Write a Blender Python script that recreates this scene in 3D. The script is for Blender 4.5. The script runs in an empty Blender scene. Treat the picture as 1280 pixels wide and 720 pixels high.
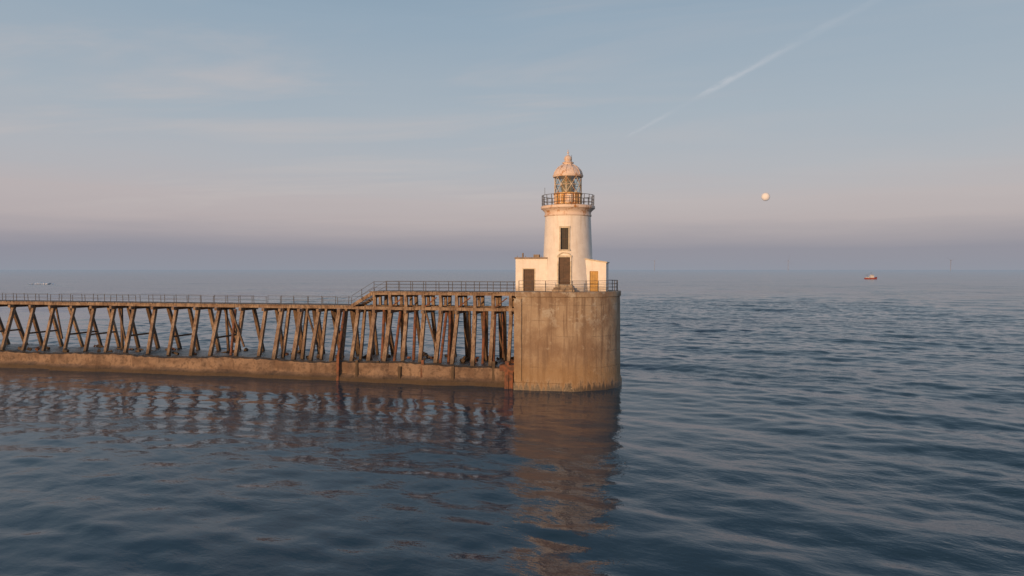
import bpy, math, random
import numpy as np
from mathutils import Vector, Matrix
random.seed(7); rng=np.random.default_rng(11)
scene=bpy.context.scene
scene.view_settings.view_transform='Standard'
scene.view_settings.look='None'
scene.view_settings.exposure=0
F=853.0; CAMZ=12.0; PITCH=math.atan(23/F)

# ---------------- camera
cd=bpy.data.cameras.new("camera"); cam=bpy.data.objects.new("camera",cd)
scene.collection.objects.link(cam); scene.camera=cam
cam.location=(0,0,CAMZ); cam.rotation_euler=(math.radians(90)-PITCH,0,0)
cd.sensor_width=36; cd.lens=36*F/1280; cd.clip_end=200000; cd.clip_start=0.5

def ray(px,py):
    x=(px-640)/F; y=(360-py)/F
    c,s=math.cos(PITCH),math.sin(PITCH)
    return Vector((x, c+y*s, -s+y*c))

def lin(r,g,b,a=1):
    f=lambda c:(c/255/12.92 if c/255<=0.04045 else ((c/255+0.055)/1.055)**2.4)
    return (f(r),f(g),f(b),a)

# ---------------- node helpers
class NT:
    def __init__(s,tree): s.t=tree; s.n=tree.nodes; s.l=tree.links
    def new(s,typ,**kw):
        n=s.n.new(typ)
        for k,v in kw.items():
            if k.startswith('i_'): n.inputs[k[2:].replace('_',' ')].default_value=v
            else: setattr(n,k,v)
        return n
    def link(s,a,b): s.l.new(a,b)
    def math(s,op,a,b=None,c=None,clamp=False):
        n=s.n.new('ShaderNodeMath'); n.operation=op; n.use_clamp=clamp
        for i,v in enumerate((a,b,c)):
            if v is None: continue
            if isinstance(v,(int,float)): n.inputs[i].default_value=v
            else: s.l.new(v,n.inputs[i])
        return n.outputs[0]
    def mix(s,fac,a,b,mode='MIX'):
        n=s.n.new('ShaderNodeMix'); n.data_type='RGBA'; n.blend_type=mode
        for i,v in ((0,fac),(6,a),(7,b)):
            if isinstance(v,(int,float)): n.inputs[i].default_value=v
            elif isinstance(v,tuple): n.inputs[i].default_value=v
            else: s.l.new(v,n.inputs[i])
        return n.outputs[2]
    def ss(s,v,a,b,lo=0.0,hi=1.0):
        n=s.n.new('ShaderNodeMapRange'); n.interpolation_type='SMOOTHSTEP'
        s.l.new(v,n.inputs[0]); n.inputs[1].default_value=a; n.inputs[2].default_value=b
        n.inputs[3].default_value=lo; n.inputs[4].default_value=hi
        return n.outputs[0]
    def noise(s,vec,scale,detail=4,rough=0.55,mapscale=None,rot=None,dist=0.0,out='Fac'):
        if rot is not None:
            m=s.n.new('ShaderNodeMapping'); m.inputs['Rotation'].default_value=rot
            s.l.new(vec,m.inputs[0]); vec=m.outputs[0]
        if mapscale is not None:
            m=s.n.new('ShaderNodeMapping'); m.inputs['Scale'].default_value=mapscale
            s.l.new(vec,m.inputs[0]); vec=m.outputs[0]
        n=s.n.new('ShaderNodeTexNoise'); n.inputs['Scale'].default_value=scale
        n.inputs['Detail'].default_value=detail; n.inputs['Roughness'].default_value=rough
        n.inputs['Distortion'].default_value=dist
        s.l.new(vec,n.inputs['Vector']); return n.outputs[out]

def newmat(name):
    m=bpy.data.materials.new(name); m.use_nodes=True
    nt=NT(m.node_tree); b=m.node_tree.nodes['Principled BSDF']
    tc=nt.new('ShaderNodeTexCoord').outputs['Object']
    return m,nt,b,tc
def bump(nt,b,h,dist,strength=1.0):
    n=nt.new('ShaderNodeBump'); n.inputs['Distance'].default_value=dist; n.inputs['Strength'].default_value=strength
    nt.link(h,n.inputs['Height']); nt.link(n.outputs[0],b.inputs['Normal']); return n

def m_simple(name,col,rough=0.7,var=0.35,scale=3,metal=0,dark=None):
    m,nt,b,tc=newmat(name)
    n=nt.noise(tc,scale,5)
    d=dark or tuple(c*(1-var) for c in col[:3])+(1,)
    nt.link(nt.mix(nt.ss(n,0.35,0.65),d,col),b.inputs['Base Color'])
    b.inputs['Roughness'].default_value=rough; b.inputs['Metallic'].default_value=metal
    bump(nt,b,nt.noise(tc,scale*6,3),0.01)
    return m

def m_concrete():
    m,nt,b,tc=newmat('weathered_concrete')
    sx=nt.new('ShaderNodeSeparateXYZ'); nt.link(tc,sx.inputs[0]); z=sx.outputs[2]
    big=nt.noise(tc,0.33,5,0.6); mid=nt.noise(tc,1.6,6,0.65); fine=nt.noise(tc,14,4,0.6)
    streak=nt.noise(tc,1.0,5,0.6,mapscale=(2.6,2.6,0.16))
    c=nt.mix(nt.ss(big,0.36,0.62),(0.25,0.175,0.12,1),(0.40,0.32,0.235,1))
    c=nt.mix(nt.math('MULTIPLY',nt.ss(streak,0.46,0.64),0.7),c,(0.17,0.115,0.08,1))
    c=nt.mix(nt.math('MULTIPLY',nt.ss(mid,0.56,0.72),0.55),c,(0.48,0.42,0.33,1))
    c=nt.mix(nt.math('MULTIPLY',nt.ss(nt.noise(tc,0.55,6,0.75),0.52,0.60),nt.ss(z,5.0,8.5,0,0.8)),c,(0.47,0.44,0.38,1))
    zz=nt.math('ADD',z,nt.math('MULTIPLY',mid,0.12))
    fr=nt.math('FRACT',nt.math('DIVIDE',zz,1.55))
    line=nt.math('MULTIPLY',nt.ss(nt.math('ABSOLUTE',nt.math('SUBTRACT',fr,0.5)),0.0,0.03,1,0),nt.ss(big,0.45,0.6,0.0,0.35))
    c=nt.mix(line,c,(0.15,0.11,0.08,1))
    zt=nt.math('ADD',z,nt.math('MULTIPLY',nt.math('SUBTRACT',streak,0.5),3.0))
    c=nt.mix(nt.ss(zt,4.0,1.2,0,0.6),c,(0.27,0.16,0.06,1))
    c=nt.mix(nt.ss(zt,0.75,0.25,0,0.9),c,(0.045,0.035,0.022,1))
    c=nt.mix(nt.math('MULTIPLY',fine,0.25),c,(0.12,0.09,0.07,1))
    nt.link(c,b.inputs['Base Color'])
    nt.link(nt.ss(zt,0.3,1.2,0.35,0.9),b.inputs['Roughness'])
    h=nt.math('ADD',nt.math('MULTIPLY',mid,1.0),nt.math('ADD',nt.math('MULTIPLY',fine,0.3),nt.math('MULTIPLY',line,-0.8)))
    bump(nt,b,h,0.09)
    return m
def m_found():
    m,nt,b,tc=newmat('tidal_concrete')
    sx=nt.new('ShaderNodeSeparateXYZ'); nt.link(tc,sx.inputs[0]); z=sx.outputs[2]
    big=nt.noise(tc,0.5,6,0.65,mapscale=(0.5,1,1)); mid=nt.noise(tc,2.2,6,0.65)
    g=nt.new('ShaderNodeNewGeometry'); gs=nt.new('ShaderNodeSeparateXYZ'); nt.link(g.outputs['Normal'],gs.inputs[0])
    c=nt.mix(nt.ss(big,0.36,0.64),(0.14,0.09,0.062,1),(0.27,0.19,0.135,1))
    c=nt.mix(nt.math('MULTIPLY',nt.ss(mid,0.48,0.62),0.7),c,(0.09,0.06,0.042,1))
    zt=nt.math('ADD',z,nt.math('MULTIPLY',nt.math('SUBTRACT',mid,0.5),1.0))
    c=nt.mix(nt.ss(zt,0.85,0.3,0,0.9),c,(0.05,0.035,0.022,1))
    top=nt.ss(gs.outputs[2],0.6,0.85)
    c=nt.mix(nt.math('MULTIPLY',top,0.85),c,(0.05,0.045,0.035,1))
    nt.link(c,b.inputs['Base Color'])
    nt.link(nt.ss(top,0,1,0.75,0.3),b.inputs['Roughness'])
    bump(nt,b,nt.math('ADD',mid,big),0.12)
    return m
def m_timber(name,c1,c2,rust=0.0):
    m,nt,b,tc=newmat(name)
    n=nt.noise(tc,0.9,5,0.6); s=nt.noise(tc,2.5,5,0.7,mapscale=(3,3,0.5))
    sx=nt.new('ShaderNodeSeparateXYZ'); nt.link(tc,sx.inputs[0]); z=sx.outputs[2]
    c=nt.mix(nt.ss(n,0.38,0.62),c1,c2)
    c=nt.mix(nt.math('MULTIPLY',nt.ss(s,0.48,0.62),0.7),c,tuple(x*0.3 for x in c1[:3])+(1,))
    c=nt.mix(nt.ss(nt.math('ADD',z,n),3.9,2.5,0,0.75),c,(0.06,0.045,0.03,1))
    nt.link(c,b.inputs['Base Color']); b.inputs['Roughness'].default_value=0.85
    bump(nt,b,s,0.05)
    return m
def m_white():
    m,nt,b,tc=newmat('white_painted_masonry')
    sx=nt.new('ShaderNodeSeparateXYZ'); nt.link(tc,sx.inputs[0]); z=sx.outputs[2]
    n=nt.noise(tc,1.3,5,0.6); s=nt.noise(tc,1.0,5,0.65,mapscale=(4,4,0.25)); f=nt.noise(tc,7,5,0.7)
    c=nt.mix(nt.ss(n,0.3,0.7),(0.74,0.70,0.66,1),(0.83,0.80,0.76,1))
    c=nt.mix(nt.math('MULTIPLY',nt.ss(s,0.52,0.75),nt.ss(z,11,18,0.2,0.5)),c,(0.50,0.38,0.24,1))
    c=nt.mix(nt.math('MULTIPLY',nt.ss(f,0.62,0.7),0.4),c,(0.42,0.34,0.26,1))
    c=nt.mix(nt.math('MULTIPLY',nt.ss(z,10.6,9.8),nt.ss(n,0.3,0.6,0.2,0.7)),c,(0.35,0.28,0.2,1))
    nt.link(c,b.inputs['Base Color']); b.inputs['Roughness'].default_value=0.6
    bump(nt,b,nt.math('ADD',f,n),0.015)
    return m
def m_rustpaint(name,paint,amt=0.5):
    m,nt,b,tc=newmat(name)
    n=nt.noise(tc,1.6,6,0.65); s=nt.noise(tc,1.2,5,0.65,mapscale=(4,4,0.5))
    k=nt.ss(nt.math('ADD',nt.math('MULTIPLY',n,0.5),nt.math('MULTIPLY',s,0.5)),0.60-amt*0.2,0.72-amt*0.2)
    c=nt.mix(k,paint,(0.42,0.19,0.05,1))
    nt.link(c,b.inputs['Base Color']); b.inputs['Roughness'].default_value=0.55
    return m

M_conc=m_concrete(); M_found=m_found(); M_white=m_white()
M_tim=m_timber('weathered_timber',(0.20,0.135,0.095,1),(0.33,0.25,0.185,1))
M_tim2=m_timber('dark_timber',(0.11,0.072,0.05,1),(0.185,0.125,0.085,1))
M_rust=m_simple('rusted_steel',(0.22,0.085,0.045,1),0.85,0.55,2.5,dark=(0.09,0.05,0.035,1))
M_rail=m_simple('galvanised_dark_rail',(0.10,0.095,0.095,1),0.7,0.3)
M_door=m_simple('brown_door_paint',(0.085,0.045,0.028,1),0.6,0.4)
M_ydoor=m_simple('ochre_door_paint',(0.50,0.29,0.06,1),0.5,0.25)
M_dark=m_simple('dark_window',(0.02,0.018,0.018,1),0.6,0.2)
M_ochre=m_rustpaint('ochre_lantern_paint',(0.70,0.48,0.20,1),0.9)
M_dome=m_rustpaint('dome_paint',(0.72,0.60,0.52,1),0.5)
M_frame=m_rustpaint('lantern_frame_paint',(0.62,0.56,0.46,1),0.6)
M_stone=m_simple('painted_stone_trim',(0.66,0.58,0.45,1),0.7,0.25)
M_roof=m_simple('felt_roof',(0.30,0.24,0.19,1),0.9,0.3)
M_lens=m_simple('lens_glass',(0.42,0.31,0.17,1),0.12,0.5,4,dark=(0.16,0.17,0.15,1))
mg=bpy.data.materials.new('lantern_glass'); mg.use_nodes=True; nt=NT(mg.node_tree)
nt.n.clear(); o=nt.new('ShaderNodeOutputMaterial'); mx=nt.new('ShaderNodeMixShader'); mx.inputs[0].default_value=0.15
t=nt.new('ShaderNodeBsdfTransparent'); t.inputs[0].default_value=(0.80,0.86,0.86,1); g=nt.new('ShaderNodeBsdfGlossy'); g.inputs['Roughness'].default_value=0.05
nt.link(t.outputs[0],mx.inputs[1]); nt.link(g.outputs[0],mx.inputs[2]); nt.link(mx.outputs[0],o.inputs[0])
M_glass=mg

# ---------------- mesh builder
class MB:
    def __init__(s): s.v=[]; s.f=[]
    def quadbox(s,pts):
        i=len(s.v); s.v+= [tuple(p) for p in pts]
        s.f+=[(i,i+3,i+2,i+1),(i+4,i+5,i+6,i+7),(i,i+1,i+5,i+4),(i+1,i+2,i+6,i+5),(i+2,i+3,i+7,i+6),(i+3,i,i+4,i+7)]
    def box(s,x0,x1,y0,y1,z0,z1):
        s.quadbox([(x0,y0,z0),(x1,y0,z0),(x1,y1,z0),(x0,y1,z0),(x0,y0,z1),(x1,y0,z1),(x1,y1,z1),(x0,y1,z1)])
    def beam(s,p,q,w,h=None,ref=(1,0,0),taper=1.0):
        h=h or w; p=Vector(p); q=Vector(q); d=(q-p).normalized(); r=Vector(ref)
        if abs(d.dot(r))>0.95: r=Vector((0,0,1))
        a=(r-d*d.dot(r)).normalized(); b=d.cross(a)
        pts=[]
        for c,k in ((p,1.0),(q,taper)):
            for sa,sb in ((-1,-1),(1,-1),(1,1),(-1,1)):
                pts.append(c+a*(sa*w*k/2)+b*(sb*h*k/2))
        s.quadbox(pts)
    def cyl(s,p,q,r,seg=8,r2=None):
        r2=r if r2 is None else r2
        p=Vector(p); q=Vector(q); d=(q-p).normalized(); x=Vector((1,0,0))
        if abs(d.dot(x))>0.9: x=Vector((0,1,0))
        a=(x-d*d.dot(x)).normalized(); b=d.cross(a); i=len(s.v)
        for c,rr in ((p,r),(q,r2)):
            for k in range(seg):
                t=2*math.pi*k/seg; s.v.append(tuple(c+a*math.cos(t)*rr+b*math.sin(t)*rr))
        for k in range(seg):
            j=(k+1)%seg; s.f.append((i+k,i+j,i+seg+j,i+seg+k))
        s.f.append(tuple(i+seg-1-k for k in range(seg))); s.f.append(tuple(i+seg+k for k in range(seg)))
    def revolve(s,prof,seg=64,cx=0,cy=0):
        i=len(s.v); n=len(prof)
        for r,z in prof:
            for k in range(seg):
                t=2*math.pi*k/seg; s.v.append((cx+r*math.cos(t),cy+r*math.sin(t),z))
        for a in range(n-1):
            for k in range(seg):
                j=(k+1)%seg; s.f.append((i+a*seg+k,i+a*seg+j,i+(a+1)*seg+j,i+(a+1)*seg+k))
        s.f.append(tuple(i+(n-1)*seg+k for k in range(seg)))
        s.f.append(tuple(i+seg-1-k for k in range(seg)))
    def ring(s,r,z,t,seg=48):
        for k in range(seg):
            a=2*math.pi*k/seg; b=2*math.pi*(k+1)/seg
            s.beam((r*math.cos(a),r*math.sin(a),z),(r*math.cos(b),r*math.sin(b),z),t)
    def make(s,name,mat,parent=None,smooth=False,bevel=0):
        me=bpy.data.meshes.new(name); me.from_pydata(s.v,[],s.f); me.update()
        me.materials.append(mat)
        if smooth:
            me.polygons.foreach_set('use_smooth',[True]*len(me.polygons)); me.set_sharp_from_angle(angle=math.radians(35))
        ob=bpy.data.objects.new(name,me); scene.collection.objects.link(ob)
        if parent: ob.parent=parent
        if bevel:
            m=ob.modifiers.new('bevel','BEVEL'); m.width=bevel; m.segments=2
        return ob
def empty(name,loc,rz=0):
    e=bpy.data.objects.new(name,None); e.location=loc; e.rotation_euler=(0,0,rz); scene.collection.objects.link(e); e.empty_display_size=0.5; return e
RZ=math.atan2(-0.213,0.977)
PO=(0,69.6,0)
DECK=9.78

# ---------------- pier head (pier frame)
def head_outline(off=0.0,seg=28,u0=0.67,uc=5.69,vc=3.8,R=5.0):
    pts=[(u0-off,vc-R-off)]
    for k in range(4): pts.append((u0+(uc-u0)*(k+1)/5,vc-R-off))
    for k in range(seg+1):
        a=-math.pi/2+math.pi*k/seg; pts.append((uc+(R+off)*math.cos(a),vc+(R+off)*math.sin(a)))
    for k in range(4): pts.append((uc-(uc-u0)*(k+1)/5,vc+R+off))
    pts.append((u0-off,vc+R+off)); return pts
mb=MB()
layers=[(-3,0.25),(0.6,0.22),(0.95,0.06),(3.0,0.04),(5.0,0.03),(7,0.02),(9.25,0.0),(9.3,0.10),(DECK-0.04,0.10),(DECK,0.06)]
N=len(head_outline())
for z,off in layers:
    for (x,y) in head_outline(off):
        j=0.02*math.sin(x*5+z*3)*math.cos(y*4+z*2) if 0<z<9 else 0
        mb.v.append((x,y+j,z))
for a in range(len(layers)-1):
    for k in range(N):
        j=(k+1)%N; mb.f.append((a*N+k,a*N+j,(a+1)*N+j,(a+1)*N+k))
mb.f.append(tuple((len(layers)-1)*N+k for k in range(N)))
head=mb.make('concrete_pier_head',M_conc,smooth=True); head.location=PO; head.rotation_euler=(0,0,RZ)
mb=MB(); mb.box(0.50,1.25,-1.36,-1.12,0.5,9.1)
mb.make('corner_pilaster',M_conc,head)
mb=MB()
for x,z0,z1 in ((-0.35,-1,2.7),(0.1,-1,2.2)):
    mb.beam((x,-1.0,z0),(x,-0.6,z1),0.4)
mb.box(-1.1,0.45,-0.9,-0.3,1.7,2.35)
mb.make('rusted_fender',M_rust,head)

# railing of pier head
mb=MB(); out=head_outline(-0.25,24)
def resample(pts,step):
    res=[pts[0]]; acc=0
    for a,b in zip(pts[:-1],pts[1:]):
        L=math.dist(a,b); t=step-acc
        while t<=L:
            res.append((a[0]+(b[0]-a[0])*t/L,a[1]+(b[1]-a[1])*t/L)); t+=step
        acc=L-(t-step)
    return res
rp=resample(out,1.35)
for x,y in rp: mb.cyl((x,y,DECK-0.01),(x,y,DECK+1.12),0.035,6)
for zz in (0.4,0.76,1.1):
    for a,b in zip(rp[:-1],rp[1:]): mb.cyl((a[0],a[1],DECK+zz),(b[0],b[1],DECK+zz),0.021,5)
r=mb.make('safety_railing',M_rail); r.location=PO; r.rotation_euler=(0,0,RZ)

# ---------------- lighthouse
LH=empty('lighthouse',(5.9,72.2,0),RZ)
z0=DECK-0.02; ztop=17.95
def rad(z): 
    t=(z-z0)/(ztop-z0); return 2.72-0.34*t+0.10*(1-t)**4
aF=-math.pi/2
ops=[(aF,0.60,10.45,13.25),(aF,0.40,14.05,16.25)]
angs=set(round(2*math.pi*k/72-math.pi,5) for k in range(72))
zs=set([z0,ztop]+[z0+(ztop-z0)*k/24 for k in range(1,24)])
for a,h,zl,zh in ops:
    w=h/2.55
    angs={x for x in angs if min(abs(x-(a-w)),abs(x-(a+w)))>0.02}; angs|={round(a-w,5),round(a+w,5)}
    zs={x for x in zs if min(abs(x-zl),abs(x-zh))>0.08 or x in(z0,ztop)}; zs|={zl,zh}
angs=sorted(angs); zs=sorted(zs); A=len(angs)
mb=MB()
for z in zs:
    for a in angs: mb.v.append((rad(z)*math.cos(a),rad(z)*math.sin(a),z))
for zi in range(len(zs)-1):
    zm=(zs[zi]+zs[zi+1])/2
    for k in range(A):
        j=(k+1)%A; am=(angs[k]+(angs[j] if j else angs[j]+2*math.pi))/2
        if any(abs(am-a)<h/2.55 and zl<zm<zh for a,h,zl,zh in ops): continue
        mb.f.append((zi*A+k,zi*A+j,(zi+1)*A+j,(zi+1)*A+k))
tower=mb.make('tower',M_white,LH,smooth=True)
mbr=MB(); mbs=MB()
for (a,h,zl,zh),nm,mt in zip(ops,('tower_door','tower_window'),(M_door,M_dark)):
    mbr.box(-h-0.10,-h+0.0,-rad(zl)+0.12,-1.9,zl,zh); mbr.box(h-0.0,h+0.10,-rad(zl)+0.12,-1.9,zl,zh)
    d=MB(); yb=-rad(zh)+0.16
    d.box(-h,h,yb,yb+0.1,zl,zh)
    if nm=='tower_door':
        for x in (-0.29,0.29):
            for (a0,a1) in ((zl+0.15,zl+0.95),(zl+1.1,zl+1.9)):
                d.box(x-0.19,x+0.19,yb-0.035,yb+0.02,a0,a1)
    d.make(nm,mt,LH)
    if nm=='tower_window':
        w=MB(); w.box(-0.025,0.025,yb-0.04,yb+0.01,zl,zh)
        w.box(-h,h,yb-0.035,yb+0.01,zl+(zh-zl)*.5-0.025,zl+(zh-zl)*.5+0.025)
        w.make('window_bars',M_door,LH)
    for sx in (-1,1):
        p=(sx*(h+0.07),-math.sqrt(rad(zl)**2-h*h)-0.02,zl); q=(sx*(h+0.07),-math.sqrt(rad(zh)**2-h*h)-0.02,zh)
        mbs.beam(p,q,0.14,0.16)
    mbs.box(-h-0.16,h+0.16,-rad(zh)-0.07,-rad(zh)+0.25,zh,zh+0.2)
    mbs.box(-h-0.2,h+0.2,-rad(zl)-0.13,-rad(zl)+0.3,zl-0.14,zl)
for k in range(7):
    t0=math.pi*k/7; t1=math.pi*(k+1)/7
    mbs.beam((0.6*math.cos(t0),-rad(13.4)-0.02,13.43+0.3*math.sin(t0)),(0.6*math.cos(t1),-rad(13.4)-0.02,13.43+0.3*math.sin(t1)),0.1,0.12,ref=(0,1,0))
mbr.make('opening_reveals',M_white,LH); mbs.make('stone_surrounds',M_stone,LH,bevel=0.02)
mb=MB(); 
for k in range(3): mb.box(-0.9-0.12*k,0.9+0.12*k,-3.0-0.3*k,-2.4,DECK,DECK+0.62-0.2*k-0.01*k)
mb.make('door_steps',M_conc,LH)
mb=MB()
mb.revolve([(rad(17.6)+0.01,17.55),(rad(17.6)+0.09,17.6),(rad(17.7)+0.09,17.72),(2.43,17.8),(2.43,17.95),(2.5,18.1),(2.72,18.3),(2.84,18.38),(2.84,18.62),(2.78,18.66),(0.5,18.67)],72)
mb.make('gallery_cornice',M_dome,LH,smooth=True)
mb=MB(); 
for k in range(24):
    a=2*math.pi*k/24; mb.cyl((2.72*math.cos(a),2.72*math.sin(a),18.6),(2.74*math.cos(a),2.74*math.sin(a),19.78),0.035,6)
for zz in (18.95,19.3,19.76): mb.ring(2.74,zz,0.045)
mb.make('gallery_railing',M_rail,LH)
# lantern
mb=MB(); mb.revolve([(1.50,18.66),(1.50,18.85),(1.42,18.9),(1.42,19.85),(1.52,19.9),(1.52,20.02),(1.3,20.03)],48)
mb.make('lantern_wall',M_ochre,LH,smooth=True)
mb=MB()
for k in range(12):
    a=2*math.pi*k/12+0.1; mb.beam((1.44*math.cos(a),1.44*math.sin(a),18.9),(1.44*math.cos(a),1.44*math.sin(a),19.86),0.07)
mb.box(-0.05,0.65,-1.52,-1.3,18.95,19.8)
mb.make('lantern_wall_ribs',M_dome,LH)
mb=MB(); n=16; gl=MB()
for k in range(n):
    a=2*math.pi*k/n; b=2*math.pi*(k+1)/n; R=1.40
    pa=(R*math.cos(a),R*math.sin(a)); pb=(R*math.cos(b),R*math.sin(b))
    lo,mi,hi=20.0,20.87,21.72
    if k%2==0:
        mb.cyl((*pa,lo),(*pb,mi),0.035,5); mb.cyl((*pb,mi),(*pa,hi),0.035,5)
    else:
        mb.cyl((*pb,lo),(*pa,mi),0.035,5); mb.cyl((*pa,mi),(*pb,hi),0.035,5)
    if k%4==0: mb.cyl((*pa,lo),(*pa,hi),0.055,6)
    i=len(gl.v); R2=1.36
    gl.v+=[(R2*math.cos(a),R2*math.sin(a),lo),(R2*math.cos(b),R2*math.sin(b),lo),(R2*math.cos(b),R2*math.sin(b),hi),(R2*math.cos(a),R2*math.sin(a),hi)]; gl.f.append((i,i+1,i+2,i+3))
mb.ring(1.4,mi,0.05,16)
mb.make('lantern_astragals',M_frame,LH); gl.make('lantern_glazing',M_glass,LH)
mb=MB(); mb.revolve([(0.35,20.03),(0.65,20.15),(0.75,20.5),(0.80,20.85),(0.75,21.2),(0.62,21.45),(0.3,21.65)],20)
mb.make('lens_optic',M_lens,LH,smooth=True)
mb=MB(); mb.revolve([(1.36,21.69),(1.55,21.70),(1.60,21.78),(1.60,21.92),(1.50,21.96),(1.46,22.15),(1.33,22.42),(1.10,22.68),(0.82,22.88),(0.60,23.0),(0.52,23.06),(0.50,23.14),(0.60,23.18),(0.62,23.25),(0.52,23.30),(0.40,23.36),(0.38,23.42)],48)
mb.revolve([(0.15,23.36),(0.34,23.45),(0.42,23.62),(0.38,23.82),(0.22,23.98),(0.08,24.05)],24)
mb.cyl((0,0,24.0),(0,0,24.62),0.05,8,0.03); mb.revolve([(0.02,24.2),(0.10,24.26),(0.10,24.34),(0.02,24.4)],10)
for k in range(12):
    a=2*math.pi*k/12; pr=[(1.53,21.95),(1.49,22.16),(1.36,22.44),(1.12,22.71),(0.83,22.91),(0.6,23.04)]
    for (r0,a0),(r1,a1) in zip(pr[:-1],pr[1:]): mb.cyl((r0*math.cos(a),r0*math.sin(a),a0),(r1*math.cos(a),r1*math.sin(a),a1),0.03,5)
mb.make('dome_roof',M_dome,LH,smooth=True)
mb=MB(); mb.cyl((0.5,-0.9,22.6),(0.5,-0.9,23.9),0.02,5); mb.cyl((-2.2,-1.6,19.7),(-2.2,-1.6,20.5),0.02,5)
mb.make('aerials',M_rail,LH)
def rbox(mb,x0,x1,y0,y1,z0,z1,zr=None): 
    zr=z1 if zr is None else zr
    mb.quadbox([(x0,y0,z0),(x1,y0,z0),(x1,y1,z0),(x0,y1,z0),(x0,y0,z1),(x1,y0,zr),(x1,y1,zr),(x0,y1,z1)])
mb=MB(); x0,x1,y0,y1=-5.25,-1.9,-1.85,1.85; dx0,dx1,dz=-4.42,-3.25,12.05; zt=13.12
rbox(mb,x0,dx0,y0,y0+0.3,z0,zt); rbox(mb,dx1,x1,y0,y0+0.3,z0,zt); rbox(mb,dx0,dx1,y0,y0+0.3,dz,zt)
mb.box(x0,x0+0.3,y0+0.3,y1,z0,zt); mb.box(x0+0.3,x1,y1-0.3,y1,z0,zt)
mb.make('landward_annex_walls',M_white,LH)
mb=MB(); mb.box(x0-0.1,x1,y0-0.1,y1+0.1,zt,zt+0.16); mb.make('landward_annex_roof',M_roof,LH)
mb=MB(); mb.box(dx0,dx1,y0+0.18,y0+0.24,z0,dz)
for q in range(4): mb.box(dx0+0.08+q*0.28,dx0+0.28+q*0.28,y0+0.155,y0+0.19,z0+0.15,dz-0.12)
mb.make('landward_annex_door',M_door,LH)
mb=MB(); mb.box(dx0-0.1,dx0,y0-0.03,y0+0.1,z0,dz+0.1); mb.box(dx1,dx1+0.1,y0-0.03,y0+0.1,z0,dz+0.1); mb.box(dx0,dx1,y0-0.028,y0+0.1,dz,dz+0.1)
mb.make('landward_annex_doorframe',M_stone,LH)
mb=MB(); mb.cyl((-4.6,-1.2,13.2),(-4.6,-1.2,13.75),0.09,8); mb.box(-3.6,-3.0,-0.5,0.2,13.28,13.6)
for x in (-5.1,-4.2,-3.3,-2.5): mb.cyl((x,-1.75,13.28),(x,-1.75,13.45),0.03,5)
mb.make('annex_vents',M_roof,LH)
mb=MB(); x0,x1,y0,y1=1.9,4.15,-1.6,1.6; dx0,dx1,dz=2.48,3.35,11.85
def zt(x): return 13.05-(x-1.9)*0.16
def pc(mb,a,b,ya,yb,zl): rbox(mb,a,b,ya,yb,zl,zt(a),zt(b))
pc(mb,x0,dx0,y0,y0+0.3,z0); pc(mb,dx1,x1,y0,y0+0.3,z0); pc(mb,dx0,dx1,y0,y0+0.3,dz)
pc(mb,x1-0.3,x1-0.001,y0+0.3,y1-0.3,z0); pc(mb,x0,x1,y1-0.3,y1,z0)
mb.make('seaward_annex_walls',M_white,LH)
mb=MB(); a,b=x0,x1+0.1; mb.quadbox([(a,y0-0.08,zt(a)+.003),(b,y0-0.08,zt(b)+.003),(b,y1+0.08,zt(b)+.003),(a,y1+0.08,zt(a)+.003),(a,y0-0.08,zt(a)+.13),(b,y0-0.08,zt(b)+.13),(b,y1+0.08,zt(b)+.13),(a,y1+0.08,zt(a)+.13)])
mb.make('seaward_annex_roof',M_stone,LH)
mb=MB(); mb.box(dx0,dx1,y0+0.15,y0+0.22,z0,dz)
for q in range(3): mb.box(dx0+0.07+q*0.27,dx0+0.26+q*0.27,y0+0.12,y0+0.16,z0+0.15,dz-0.12)
mb.make('seaward_annex_door',M_ydoor,LH)

# ---------------- timber pier
PIER=empty('timber_pier',PO,RZ)
UEND=-125.0
mb=MB(); us=np.arange(UEND,0.9,0.5); prof=[]
for u in us:
    e=0.16*math.sin(u*0.9)+0.10*math.sin(u*2.3+1)+random.uniform(-0.09,0.09)
    step=0.0 if u>-57 else 0.9
    t=0.12*math.sin(u*0.35)+random.uniform(-0.07,0.07)
    if u<-57: t-=0.15
    prof.append([(u,-0.45+step+e*.3,-3),(u,-0.35+step+e*.5,0.35),(u,-0.05+step+e,0.75+0.1*e),(u,0.0+step+e,1.95+t),(u,0.3+step+e,2.1+t),(u,2.2,2.15+t+random.uniform(-.04,.04)),(u,5.0,2.1+random.uniform(-.05,.05)),(u,7.4,2.05+t),(u,7.7,1.7),(u,8.0,-3)])
K=len(prof[0])
for p in prof: mb.v+=p
for a in range(len(prof)-1):
    for k in range(K-1): mb.f.append((a*K+k,(a+1)*K+k,(a+1)*K+k+1,a*K+k+1))
mb.make('concrete_foundation',M_found,PIER)
legs=MB(); dark=MB(); rust=MB(); deck=MB()
VC=3.8
def J(s=0.08): return random.uniform(-s,s)
u=-0.6; frames=[]
while u>UEND:
    if u>-17.2: st=1.9
    elif u>-29.5: st=2.35
    else: st=2.95
    frames.append(u); u-=st+J(0.12)
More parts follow.
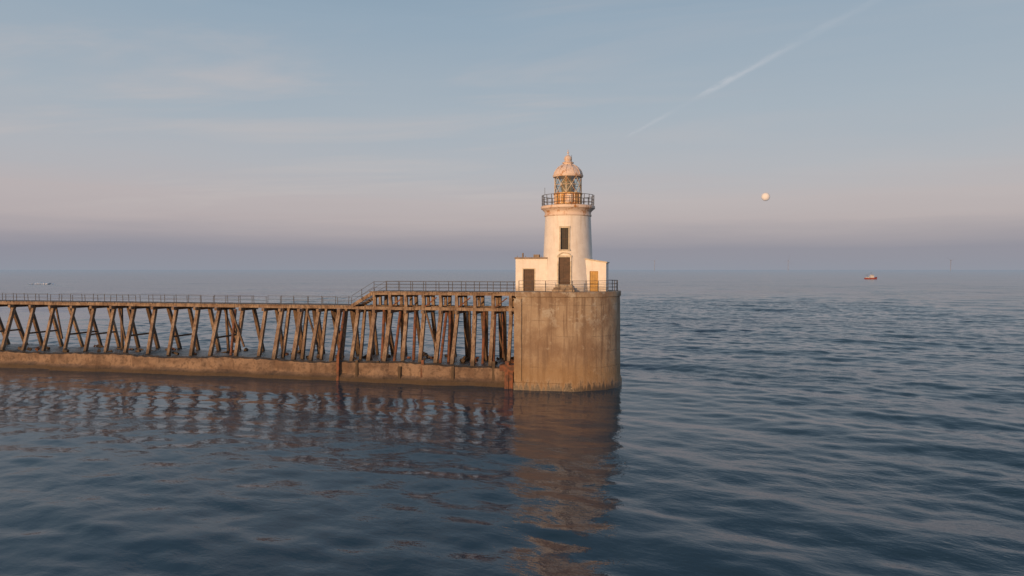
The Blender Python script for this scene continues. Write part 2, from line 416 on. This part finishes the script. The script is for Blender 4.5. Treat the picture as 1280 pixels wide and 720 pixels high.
for i,u in enumerate(frames):
    zone=0 if u>-17.2 else (1 if u>-29.5 else 2)
    w=0.38 if zone<2 else 0.35
    w*=random.uniform(0.85,1.12)
    ztp=7.55
    if zone==2:
        nf=(u+J(.22),1.15+J(.15),2.0); ff=(u+J(.25),VC*2-0.9+J(.2),1.9); nt_=(u+J(.05),2.75,ztp); ft=(u+J(.05),VC*2-2.75,ztp)
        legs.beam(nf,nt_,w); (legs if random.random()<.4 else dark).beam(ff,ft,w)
        if random.random()<0.3: dark.beam((u,VC+J(.5),2.0),(u+J(.1),VC,ztp),0.25)
    else:
        nf=(u+J(.2),0.45+J(.15),1.0 if zone==0 else 1.6); ff=(u+J(.25),VC*2-0.7+J(.2),1.9)
        nt_=(u+J(.05),2.35,ztp); ft=(u+J(.05),VC*2-2.35,ztp)
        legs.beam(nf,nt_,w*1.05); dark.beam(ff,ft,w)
        if zone==1:
            legs.beam((u+0.55,1.5,2.0),(u+0.5+J(.1),2.9,ztp),w*0.85)
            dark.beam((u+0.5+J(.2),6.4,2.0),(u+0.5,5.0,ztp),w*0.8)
        else:
            if i%2==0: rust.cyl((u+0.9,2.0,2.0),(u+0.9,2.7,ztp+0.1),0.17,10)
            if random.random()<.6: dark.beam((u+0.8+J(.3),4.2,2.0),(u+0.8,4.0,ztp),0.32)
            if i%3==1: rust.cyl((u+0.3,5.6,2.0),(u+0.4,5.2,ztp),0.16,8)
    hw=1.75 if zone==2 else 2.0
    legs.beam((u+J(.04),VC-hw-J(.1),7.42),(u+J(.04),VC+hw,7.42),0.32,0.34)
    if zone==2 and random.random()<.5: dark.beam((u+.05,1.7,4.1),(u+.05,5.9,4.1),0.16,0.2)
    if zone==0:
        for v in (2.2,3.8,5.4): 
            legs.beam((u+J(.05),v,7.95),(u+J(.05),v,9.2),0.34 if v!=3.8 else 0.28)
        legs.beam((u,VC-1.9,9.13),(u,VC+1.9,9.13),0.28,0.26)
        if i%2==1: rust.beam((u+.2,2.1,8.0),(u+1.5,2.1,9.0),0.12)
for (ua,ub,v) in ((-33.5,-31.6,1.9),(-37,-35.2,5.5),(-24,-22.4,2.0),(-10,-8.6,2.2),(-49,-47.6,2.2),(-61,-59.6,5)):
    dark.beam((ua,v,7.3),(ub,v-0.5,3.2),0.18)
for u in (-19.2,-17.0,-14.6,-12.2,-9.7,-6.3,-1.9):
    (rust if random.random()<.2 else dark).beam((u,-0.30,-1.0),(u+J(.1),0.05,2.0+random.uniform(-.3,.6)),0.28)
for u in (-19.8,-13.2,-8.0,-2.2,-33): rust.cyl((u,0.9,1.9),(u+J(.3),2.3,7.4),0.16,10)
for k in range(70):
    u=random.uniform(-64,0); v=random.uniform(0.8,6.6); s=random.uniform(.15,.4)
    (dark if random.random()<.75 else rust).beam((u,v,2.1),(u+random.uniform(-.8,.8),v+J(.3),2.15+s*.5),s)
def run(mbx,ua,ub,v,z,w,h,seg=6.0):
    u=ua
    while u>ub:
        n=max(ub,u-seg); mbx.beam((u,v+J(.02),z+J(.02)),(n+0.02,v+J(.02),z+J(.02)),w,h,ref=(0,1,0)); u=n
for v in (2.25,5.35): run(legs,0.6,-17.6,v,7.77,0.30,0.34)
for v in (2.5,5.1): run(legs,-17.62,UEND,v,7.77,0.28,0.30)
for v in (2.05,3.8,5.55): run(legs,0.6,-16.3,v,9.38,0.26,0.26)
u=0.62
while u>-16.3:
    deck.box(u-0.26,u,VC-1.95+J(.05),VC+1.95+J(.05),9.52,9.62+J(.012)); u-=0.28
u=-18.6
while u>UEND:
    deck.box(u-0.26,u,VC-1.5+J(.06),VC+1.5+J(.06),7.93,8.02+J(.012)); u-=0.28
run(deck,0.5,-17.5,3.1,7.99,0.5,0.07); run(deck,0.5,-17.5,4.6,7.99,0.5,0.07)
for v in (2.3,5.3): legs.beam((-16.2,v,9.45),(-18.75,v,7.95),0.14,0.36,ref=(0,1,0))
for k in range(9):
    t=(k+.5)/9; uu=-16.25-2.4*t; zz=9.58-1.55*t; deck.box(uu-0.15,uu+0.15,2.35,5.25,zz-0.03,zz+0.03)
legs.make('trestle_timbers',M_tim,PIER); dark.make('rear_timbers',M_tim2,PIER); rust.make('rusted_piles',M_rust,PIER); deck.make('deck_planks',M_tim,PIER)
# walkway railing
mb=MB()
for v in (2.1,5.5):
    ps=[(0.5-1.5*k,v,9.6) for k in range(12)]
    for p in ps: mb.cyl(p,(p[0]+J(.02),p[1],p[2]+1.1),0.035,6)
    for zz in (0.4,0.75,1.08): mb.cyl((ps[0][0],v,9.6+zz),(ps[-1][0],v,9.6+zz),0.021,5)
    v2=v+(0.3 if v<3 else -0.3)
    for zz in (0.5,1.08): mb.cyl((ps[-1][0],v,9.6+zz),(-18.8,v2,8.0+zz),0.021,5)
    mb.cyl((-17.5,v+.1,8.7),(-17.5,v+.1,9.85),0.035,6)
    u=-18.8
    prev=None
    while u>UEND:
        lean=J(.07); hh=J(.04)
        mb.cyl((u,v2,7.98),(u+lean,v2,8.92+hh),0.034,6)
        if prev and random.random()<0.9:
            for zz in (0.48,0.92): mb.cyl((prev,v2,7.98+zz+J(.03)),(u+lean,v2,7.98+zz+J(.03)),0.016,5)
        prev=u+lean; u-=1.75+J(.1)
r=mb.make('walkway_railing',M_rail); r.location=PO; r.rotation_euler=(0,0,RZ)

# ---------------- sea
def axis(a,b,h,lim,g=1.05):
    c=list(np.arange(a,b,h)); s=h; x=c[-1]
    while x<lim: s*=g; x+=s; c.append(x)
    s=h; x=c[0]; L=[]
    while x>-lim: s*=g*1.05; x-=s; L.append(x)
    return np.array(L[::-1]+c)
X=axis(-80,118,0.29,60000,1.03); Y=axis(21,250,0.29,60000,1.03)
hx=np.gradient(X); hy=np.gradient(Y)
GX,GY=np.meshgrid(X,Y); H=np.maximum(hx[None,:],hy[:,None])
Z=np.zeros_like(GX)
def sst(x,a,b):
    t=np.clip((x-a)/(b-a),0,1); return t*t*(3-2*t)
pl=69.6-0.218*GX
shel=1-0.60*(1-sst(GX,8,36))*(1-sst(GY-pl,2,9))*sst(GY,20,62)-0.36*(1-sst(GX,-4,34))*(1-sst(GY,20,62))
nW=96
for k in range(nW):
    lam=1.0*(12/1.0)**(rng.random()**1.25); kk=2*math.pi/lam
    if k%8==0: lam=rng.uniform(12,34); kk=2*math.pi/lam
    th=math.radians(62)+rng.normal()*0.60*(0.6 if lam>4 else 1.15)
    sl=0.118*math.sqrt(2)/math.sqrt(nW)*rng.uniform(0.6,1.4)
    if lam>12: sl*=0.8
    amp=sl/kk; ph=rng.uniform(0,6.283)
    fade=np.clip(lam/(3.2*H)-0.3,0,1)
    arg=kk*(GX*math.cos(th)+GY*math.sin(th))+ph
    Z+=amp*fade*(np.sin(arg)+0.18*np.sin(2*arg+1.3))
Z*=shel
nv=GX.size; ny,nx=GX.shape
co=np.stack([GX.ravel(),GY.ravel(),Z.ravel()],1).astype(np.float32)
idx=np.arange(nv).reshape(ny,nx)
q=np.stack([idx[:-1,:-1],idx[:-1,1:],idx[1:,1:],idx[1:,:-1]],-1).reshape(-1,4)
me=bpy.data.meshes.new('sea'); me.vertices.add(nv); me.vertices.foreach_set('co',co.ravel())
me.loops.add(q.size); me.loops.foreach_set('vertex_index',q.ravel().astype(np.int32))
me.polygons.add(len(q)); me.polygons.foreach_set('loop_start',(np.arange(len(q))*4).astype(np.int32))
me.polygons.foreach_set('use_smooth',np.ones(len(q),bool)); me.update(calc_edges=True); me.validate()
sea=bpy.data.objects.new('sea',me); scene.collection.objects.link(sea)
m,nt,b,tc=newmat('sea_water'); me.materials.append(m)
b.inputs['Base Color'].default_value=(0.014,0.040,0.062,1); b.inputs['IOR'].default_value=1.33
rot=(0,0,math.radians(-62))
n1=nt.noise(tc,1.5,3,0.55,mapscale=(1.6,0.8,1),rot=rot,dist=0.3)
n2=nt.noise(tc,4.2,3,0.6,mapscale=(1.4,0.8,1),rot=(0,0,math.radians(-40)))
patch=nt.noise(tc,0.02,5,0.6,mapscale=(0.7,1.8,1))
patch2=nt.noise(tc,0.006,5,0.6,mapscale=(0.5,2.0,1))
h=nt.math('ADD',nt.math('MULTIPLY',n1,0.055),nt.math('MULTIPLY',n2,0.014))
sx=nt.new('ShaderNodeSeparateXYZ'); nt.link(tc,sx.inputs[0])
h=nt.math('MULTIPLY',h,nt.ss(patch,0.38,0.62,0.5,1.25))
h=nt.math('MULTIPLY',h,nt.ss(sx.outputs[0],6,40,0.5,1.15))
bn=bump(nt,b,h,1.0)
c0=nt.noise(tc,0.03,4,0.6,mapscale=(0.7,1.6,1),rot=(0,0,-0.25),out='Color')
c1=nt.noise(tc,0.16,5,0.62,mapscale=(2.0,0.75,1),rot=rot,out='Color')
c2=nt.noise(tc,0.9,3,0.6,mapscale=(1.4,0.8,1),rot=rot,out='Color')
va=nt.new('ShaderNodeVectorMath',operation='ADD'); nt.link(c1,va.inputs[0]); nt.link(c2,va.inputs[1])
va2=nt.new('ShaderNodeVectorMath',operation='ADD'); nt.link(va.outputs[0],va2.inputs[0]); nt.link(c0,va2.inputs[1])
vb=nt.new('ShaderNodeVectorMath',operation='SUBTRACT'); nt.link(va2.outputs[0],vb.inputs[0]); vb.inputs[1].default_value=(1.5,1.5,1.5)
lenn=nt.new('ShaderNodeVectorMath',operation='LENGTH'); nt.link(tc,lenn.inputs[0]); LN=lenn.outputs['Value']
k=nt.math('MULTIPLY',nt.ss(LN,90,380,0,0.42),nt.ss(patch2,0.36,0.64,0.55,1.25))
vc=nt.new('ShaderNodeVectorMath',operation='SCALE'); nt.link(vb.outputs[0],vc.inputs[0]); nt.link(k,vc.inputs['Scale'])
vd=nt.new('ShaderNodeVectorMath',operation='MULTIPLY'); nt.link(vc.outputs[0],vd.inputs[0]); vd.inputs[1].default_value=(0.8,1,0)
ve=nt.new('ShaderNodeVectorMath',operation='ADD'); nt.link(vd.outputs[0],ve.inputs[0]); nt.link(bn.outputs[0],ve.inputs[1])
vf=nt.new('ShaderNodeVectorMath',operation='NORMALIZE'); nt.link(ve.outputs[0],vf.inputs[0])
nt.link(vf.outputs[0],b.inputs['Normal'])
nt.link(nt.ss(LN,100,600,0.05,0.14),b.inputs['Roughness'])
# aerial haze painted into the water material as glow, rising with distance
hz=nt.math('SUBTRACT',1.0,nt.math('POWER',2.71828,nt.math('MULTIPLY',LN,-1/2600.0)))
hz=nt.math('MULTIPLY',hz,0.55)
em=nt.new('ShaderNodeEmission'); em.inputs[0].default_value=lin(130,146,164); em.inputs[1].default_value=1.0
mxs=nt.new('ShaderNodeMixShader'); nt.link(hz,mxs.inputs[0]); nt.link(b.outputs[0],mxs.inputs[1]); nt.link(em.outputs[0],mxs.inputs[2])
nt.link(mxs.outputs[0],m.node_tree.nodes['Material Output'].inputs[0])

# foam of a breaking wave
m,nt,b,tc=newmat('sea_foam'); b.inputs['Roughness'].default_value=0.9
nt.link(nt.mix(nt.ss(nt.noise(tc,0.5,5,0.7),0.35,0.55),(0.6,0.62,0.65,1),(0.9,0.9,0.9,1)),b.inputs['Base Color'])
M_foam=m
mb=MB(); nU=70
for k in range(nU):
    t=k/(nU-1); wdt=math.sin(math.pi*t)**0.7*(0.4+0.9*random.random())
    x=-13+26*t; yy=1.5*math.sin(t*5)+J(.6)
    mb.v+=[(x,yy-5*wdt,0.05),(x,yy-3.2*wdt,1.5*wdt*random.uniform(.5,1)),(x,yy+1*wdt,1.6*wdt*random.uniform(.5,1)),(x,yy+4*wdt,0.02)]
for k in range(nU-1):
    if random.random()<0.15: continue
    for j in range(3): mb.f.append((k*4+j,(k+1)*4+j,(k+1)*4+j+1,k*4+j+1))
fo=mb.make('breaking_wave',M_foam); d=CAMZ*F/18.5; fo.location=((52-640)/F*d,d,0); 

# ---------------- fishing boat
def P(px,d,z=0): return ((px-640)/F*d,d,z)
BT=empty('fishing_boat',P(1088.5,853),math.radians(8))
mb=MB(); secs=[(-8,0.9,1.9,1.7),(-5,1.9,2.3,1.5),(0,2.4,2.5,1.5),(4,2.0,2.3,1.9),(6.8,1.1,1.4,2.5),(8.6,0.08,0.1,3.1)]
for x,wb,wt,h in secs: mb.v+=[(x-0.3*(x>6),-wb*.75,-0.6),(x,-wt,h),(x,wt,h),(x-0.3*(x>6),wb*.75,-0.6)]
for a in range(len(secs)-1):
    for k in range(4): j=(k+1)%4; mb.f.append((a*4+k,(a+1)*4+k,(a+1)*4+j,a*4+j))
mb.f.append((0,1,2,3)); mb.f.append((20,23,22,21))
M_red=m_simple('red_hull_paint',(0.36,0.07,0.05,1),0.5,0.2,0.5); M_bw=m_simple('white_boat_paint',(0.65,0.65,0.66,1),0.4,0.1,0.5)
mb.make('hull',M_red,BT)
mb=MB(); mb.box(-1.0,3.4,-1.5,1.5,1.6,4.2); mb.box(-1.3,3.6,-1.7,1.7,4.2,4.4); mb.box(0,2.8,-1.2,1.2,4.4,5.6); mb.box(-6.5,-3.5,-1.4,1.4,1.5,2.6)
mb.make('wheelhouse',M_bw,BT)
mb=MB(); mb.cyl((0.5,0,5.4),(0.5,0,9),0.12,6); mb.cyl((-5.5,-1.5,1.5),(-5.5,-1.5,5.2),0.12,6); mb.cyl((-5.5,1.5,1.5),(-5.5,1.5,5.2),0.12,6); mb.cyl((-5.5,-1.5,5.2),(-5.5,1.5,5.2),0.12,6); mb.cyl((0.5,0,8),(-5.5,0,5.2),0.06,5); mb.box(0.2,2.83,-1.23,1.23,4.75,5.25)
mb.make('mast_and_gantry',M_rail,BT)

# ---------------- wind turbines (hazy distance)
mh=bpy.data.materials.new('turbine_haze_tint'); mh.use_nodes=True
bb=mh.node_tree.nodes['Principled BSDF']
bb.inputs['Base Color'].default_value=(0.26,0.30,0.40,1); bb.inputs['Roughness'].default_value=0.8  # distance haze put into the base colour
for px,hgt,ph in ((985,95,0.3),(1188,100,1.1),(818,95,0.7)):
    T=empty('wind_turbine',P(px,6500)); mb=MB(); mb.cyl((0,0,0),(0,0,hgt),2.6,10,1.6); mb.make('mast',mh,T)
    mb=MB(); mb.box(-2.5,2.5,-6,7,hgt-2,hgt+3); mb.make('nacelle',mh,T)
    mb=MB()
    for k in range(3):
        a=ph+k*2.094; mb.beam((0,-7,hgt),(58*math.sin(a),-7,hgt+58*math.cos(a)),3.0,1.0,ref=(0,1,0),taper=0.3)
    mb.make('rotor_blades',mh,T)

# ---------------- moon
D=9000; dv=ray(957,246); loc=Vector((0,0,CAMZ))+dv*D
bpy.ops.mesh.primitive_uv_sphere_add(segments=48,ring_count=24,radius=5.2/F*D,location=loc); moon=bpy.context.object; moon.name='moon'
bpy.ops.object.shade_smooth()
mm=bpy.data.materials.new('moon_surface'); mm.use_nodes=True; nt=NT(mm.node_tree); nt.n.clear()
o=nt.new('ShaderNodeOutputMaterial'); ad=nt.new('ShaderNodeAddShader'); tr=nt.new('ShaderNodeBsdfTransparent'); em=nt.new('ShaderNodeEmission')
g=nt.new('ShaderNodeNewGeometry'); dt=nt.new('ShaderNodeVectorMath',operation='DOT_PRODUCT'); nt.link(g.outputs['Normal'],dt.inputs[0]); dt.inputs[1].default_value=Vector((0.62,-0.78,-0.1)).normalized()
tcx=nt.new('ShaderNodeTexCoord').outputs['Object']; mn=nt.noise(tcx,0.025,4)
fac=nt.math('MULTIPLY',nt.ss(dt.outputs['Value'],-0.05,0.5),nt.ss(mn,0.38,0.62,0.45,1.0))  # lit side and terminator painted as emission, facing a fixed direction
fac=nt.math('MULTIPLY',fac,0.27)
bf=nt.math('SUBTRACT',1.0,g.outputs['Backfacing'])
nt.link(nt.math('MULTIPLY',fac,bf),em.inputs['Strength']); em.inputs['Color'].default_value=(0.70,0.67,0.62,1)
nt.link(tr.outputs[0],ad.inputs[0]); nt.link(em.outputs[0],ad.inputs[1]); nt.link(ad.outputs[0],o.inputs[0])

# ---------------- contrail ribbon at altitude
HZ=6000.0
def sky(px,py):
    d=ray(px,py); t=(HZ-CAMZ)/d.z; return Vector((0,0,CAMZ))+d*t
a=sky(780,173); c=sky(1110,-9); n=40
me=bpy.data.meshes.new('contrail'); vs=[];fs=[]
dirv=(c-a); side=Vector((-dirv.y,dirv.x,0)).normalized()
for k in range(n+1):
    t=k/n; p=a+dirv*t; w=260+170*t
    for j in range(5): vs.append(tuple(p+side*w*(j/2-1))); 
for k in range(n):
    for j in range(4): fs.append((k*5+j,(k+1)*5+j,(k+1)*5+j+1,k*5+j+1))
me.from_pydata(vs,[],fs); ul=me.uv_layers.new(name='UVMap')
for poly in me.polygons:
    for li in poly.loop_indices:
        vi=me.loops[li].vertex_index; ul.data[li].uv=((vi//5)/n,(vi%5)/4)
ct=bpy.data.objects.new('contrail',me); scene.collection.objects.link(ct)
mc=bpy.data.materials.new('ice_trail'); mc.use_nodes=True; nt=NT(mc.node_tree); nt.n.clear()
o=nt.new('ShaderNodeOutputMaterial'); mx=nt.new('ShaderNodeMixShader'); tr=nt.new('ShaderNodeBsdfTransparent'); em=nt.new('ShaderNodeEmission')
em.inputs['Color'].default_value=lin(204,205,210); em.inputs['Strength'].default_value=1
uvn=nt.new('ShaderNodeUVMap').outputs[0]; s=nt.new('ShaderNodeSeparateXYZ'); nt.link(uvn,s.inputs[0])
nz=nt.noise(uvn,1.0,5,0.65,mapscale=(14,2.2,1))
edge=nt.ss(nt.math('ABSOLUTE',nt.math('SUBTRACT',nt.math('ADD',s.outputs[1],nt.math('MULTIPLY',nt.math('SUBTRACT',nz,0.5),0.6)),0.5)),0.0,0.42,1,0)
cr=nt.new('ShaderNodeValToRGB'); nt.link(s.outputs[0],cr.inputs[0])
els=cr.color_ramp.elements; els[0].position=0; els[0].color=(0,0,0,1); els[1].position=1; els[1].color=(.1,.1,.1,1)
for p,v in ((0.08,.24),(0.25,.24),(0.35,.04),(0.45,.06),(0.53,.55),(0.68,.36),(0.8,.13)):
    e=els.new(p); e.color=(v,v,v,1)
f=nt.math('MULTIPLY',nt.math('MULTIPLY',edge,cr.outputs[0]),nt.ss(nz,0.3,0.65,0.35,1.0))
nt.link(f,mx.inputs[0]); nt.link(tr.outputs[0],mx.inputs[1]); nt.link(em.outputs[0],mx.inputs[2]); nt.link(mx.outputs[0],o.inputs[0])
me.materials.append(mc)

# ---------------- world
SUN_EL=math.radians(5.5); SAZ=math.radians(30)   # sun behind camera, to the left
sdir=Vector((-math.sin(SAZ)*math.cos(SUN_EL),-math.cos(SAZ)*math.cos(SUN_EL),math.sin(SUN_EL)))
w=bpy.data.worlds.new('World'); scene.world=w; w.use_nodes=True; nt=NT(w.node_tree); nt.n.clear()
o=nt.new('ShaderNodeOutputWorld'); bg=nt.new('ShaderNodeBackground'); bg2=nt.new('ShaderNodeBackground'); ad=nt.new('ShaderNodeAddShader')
tc=nt.new('ShaderNodeTexCoord').outputs['Generated']; s=nt.new('ShaderNodeSeparateXYZ'); nt.link(tc,s.inputs[0]); z=s.outputs[2]
lay=nt.noise(tc,1.0,5,0.6,mapscale=(3.5,3.5,45)); lay2=nt.noise(tc,1.0,4,0.5,mapscale=(1.5,1.5,9),)
amp=nt.ss(z,0.0,0.08,0.010,0.035)
zd=nt.math('ADD',z,nt.math('MULTIPLY',nt.math('SUBTRACT',lay,0.5),amp))
zd=nt.math('ADD',zd,nt.math('MULTIPLY',nt.math('SUBTRACT',lay2,0.5),nt.ss(z,0.03,0.2,0.0,0.08)))
zn=nt.math('SQRT',nt.math('MAXIMUM',zd,0.0))
cr=nt.new('ShaderNodeValToRGB'); nt.link(zn,cr.inputs[0]); els=cr.color_ramp.elements
stops=[(0.0,(146,152,165)),(0.010,(144,148,162)),(0.028,(143,144,159)),(0.046,(160,155,165)),(0.070,(181,171,175)),(0.10,(186,177,180)),(0.15,(178,180,187)),(0.22,(167,178,189)),(0.34,(150,169,186)),(0.5,(120,148,172)),(1.0,(84,116,150))]
els[0].position=0; els[0].color=lin(*stops[0][1]); els[1].position=1; els[1].color=lin(*stops[-1][1])
for p,c in stops[1:-1]:
    e=els.new(math.sqrt(p)); e.color=lin(*c)
col=cr.outputs[0]
zz=nt.math('ADD',nt.math('MAXIMUM',z,0.0),0.06)
cb=nt.new('ShaderNodeCombineXYZ'); nt.link(nt.math('DIVIDE',s.outputs[0],zz),cb.inputs[0]); nt.link(nt.math('DIVIDE',s.outputs[1],zz),cb.inputs[1])
ci=nt.noise(cb.outputs[0],0.9,6,0.55,mapscale=(0.45,1.3,1),rot=(0,0,0.2),dist=0.6)
cf=nt.math('MULTIPLY',nt.ss(ci,0.46,0.72,0,0.6),nt.ss(z,0.04,0.14))
cf=nt.math('MULTIPLY',cf,nt.ss(s.outputs[0],0.45,-0.2,0.25,1.0))
col=nt.mix(cf,col,lin(196,188,188))
dt=nt.new('ShaderNodeVectorMath',operation='DOT_PRODUCT'); nt.link(tc,dt.inputs[0]); dt.inputs[1].default_value=sdir
glow=nt.math('MULTIPLY',nt.ss(dt.outputs['Value'],0.2,1.0),nt.ss(z,0.7,0.0))
col=nt.mix(glow,col,(1.0,0.58,0.30,1))
nt.link(col,bg.inputs[0]); bg.inputs[1].default_value=0.93
sk=nt.new('ShaderNodeTexSky'); sk.sky_type='NISHITA'; sk.sun_disc=False; sk.sun_elevation=SUN_EL; sk.sun_rotation=math.pi+SAZ
nt.link(sk.outputs[0],bg2.inputs[0]); bg2.inputs[1].default_value=0.01
nt.link(bg.outputs[0],ad.inputs[0]); nt.link(bg2.outputs[0],ad.inputs[1]); nt.link(ad.outputs[0],o.inputs[0])
# ---------------- sun
sd=bpy.data.lights.new('sun','SUN'); sd.energy=3.2; sd.angle=math.radians(0.8); sd.color=(1.0,0.60,0.31)
so=bpy.data.objects.new('sun',sd); scene.collection.objects.link(so); so.rotation_euler=sdir.to_track_quat('Z','Y').to_euler(); so.location=sdir*300
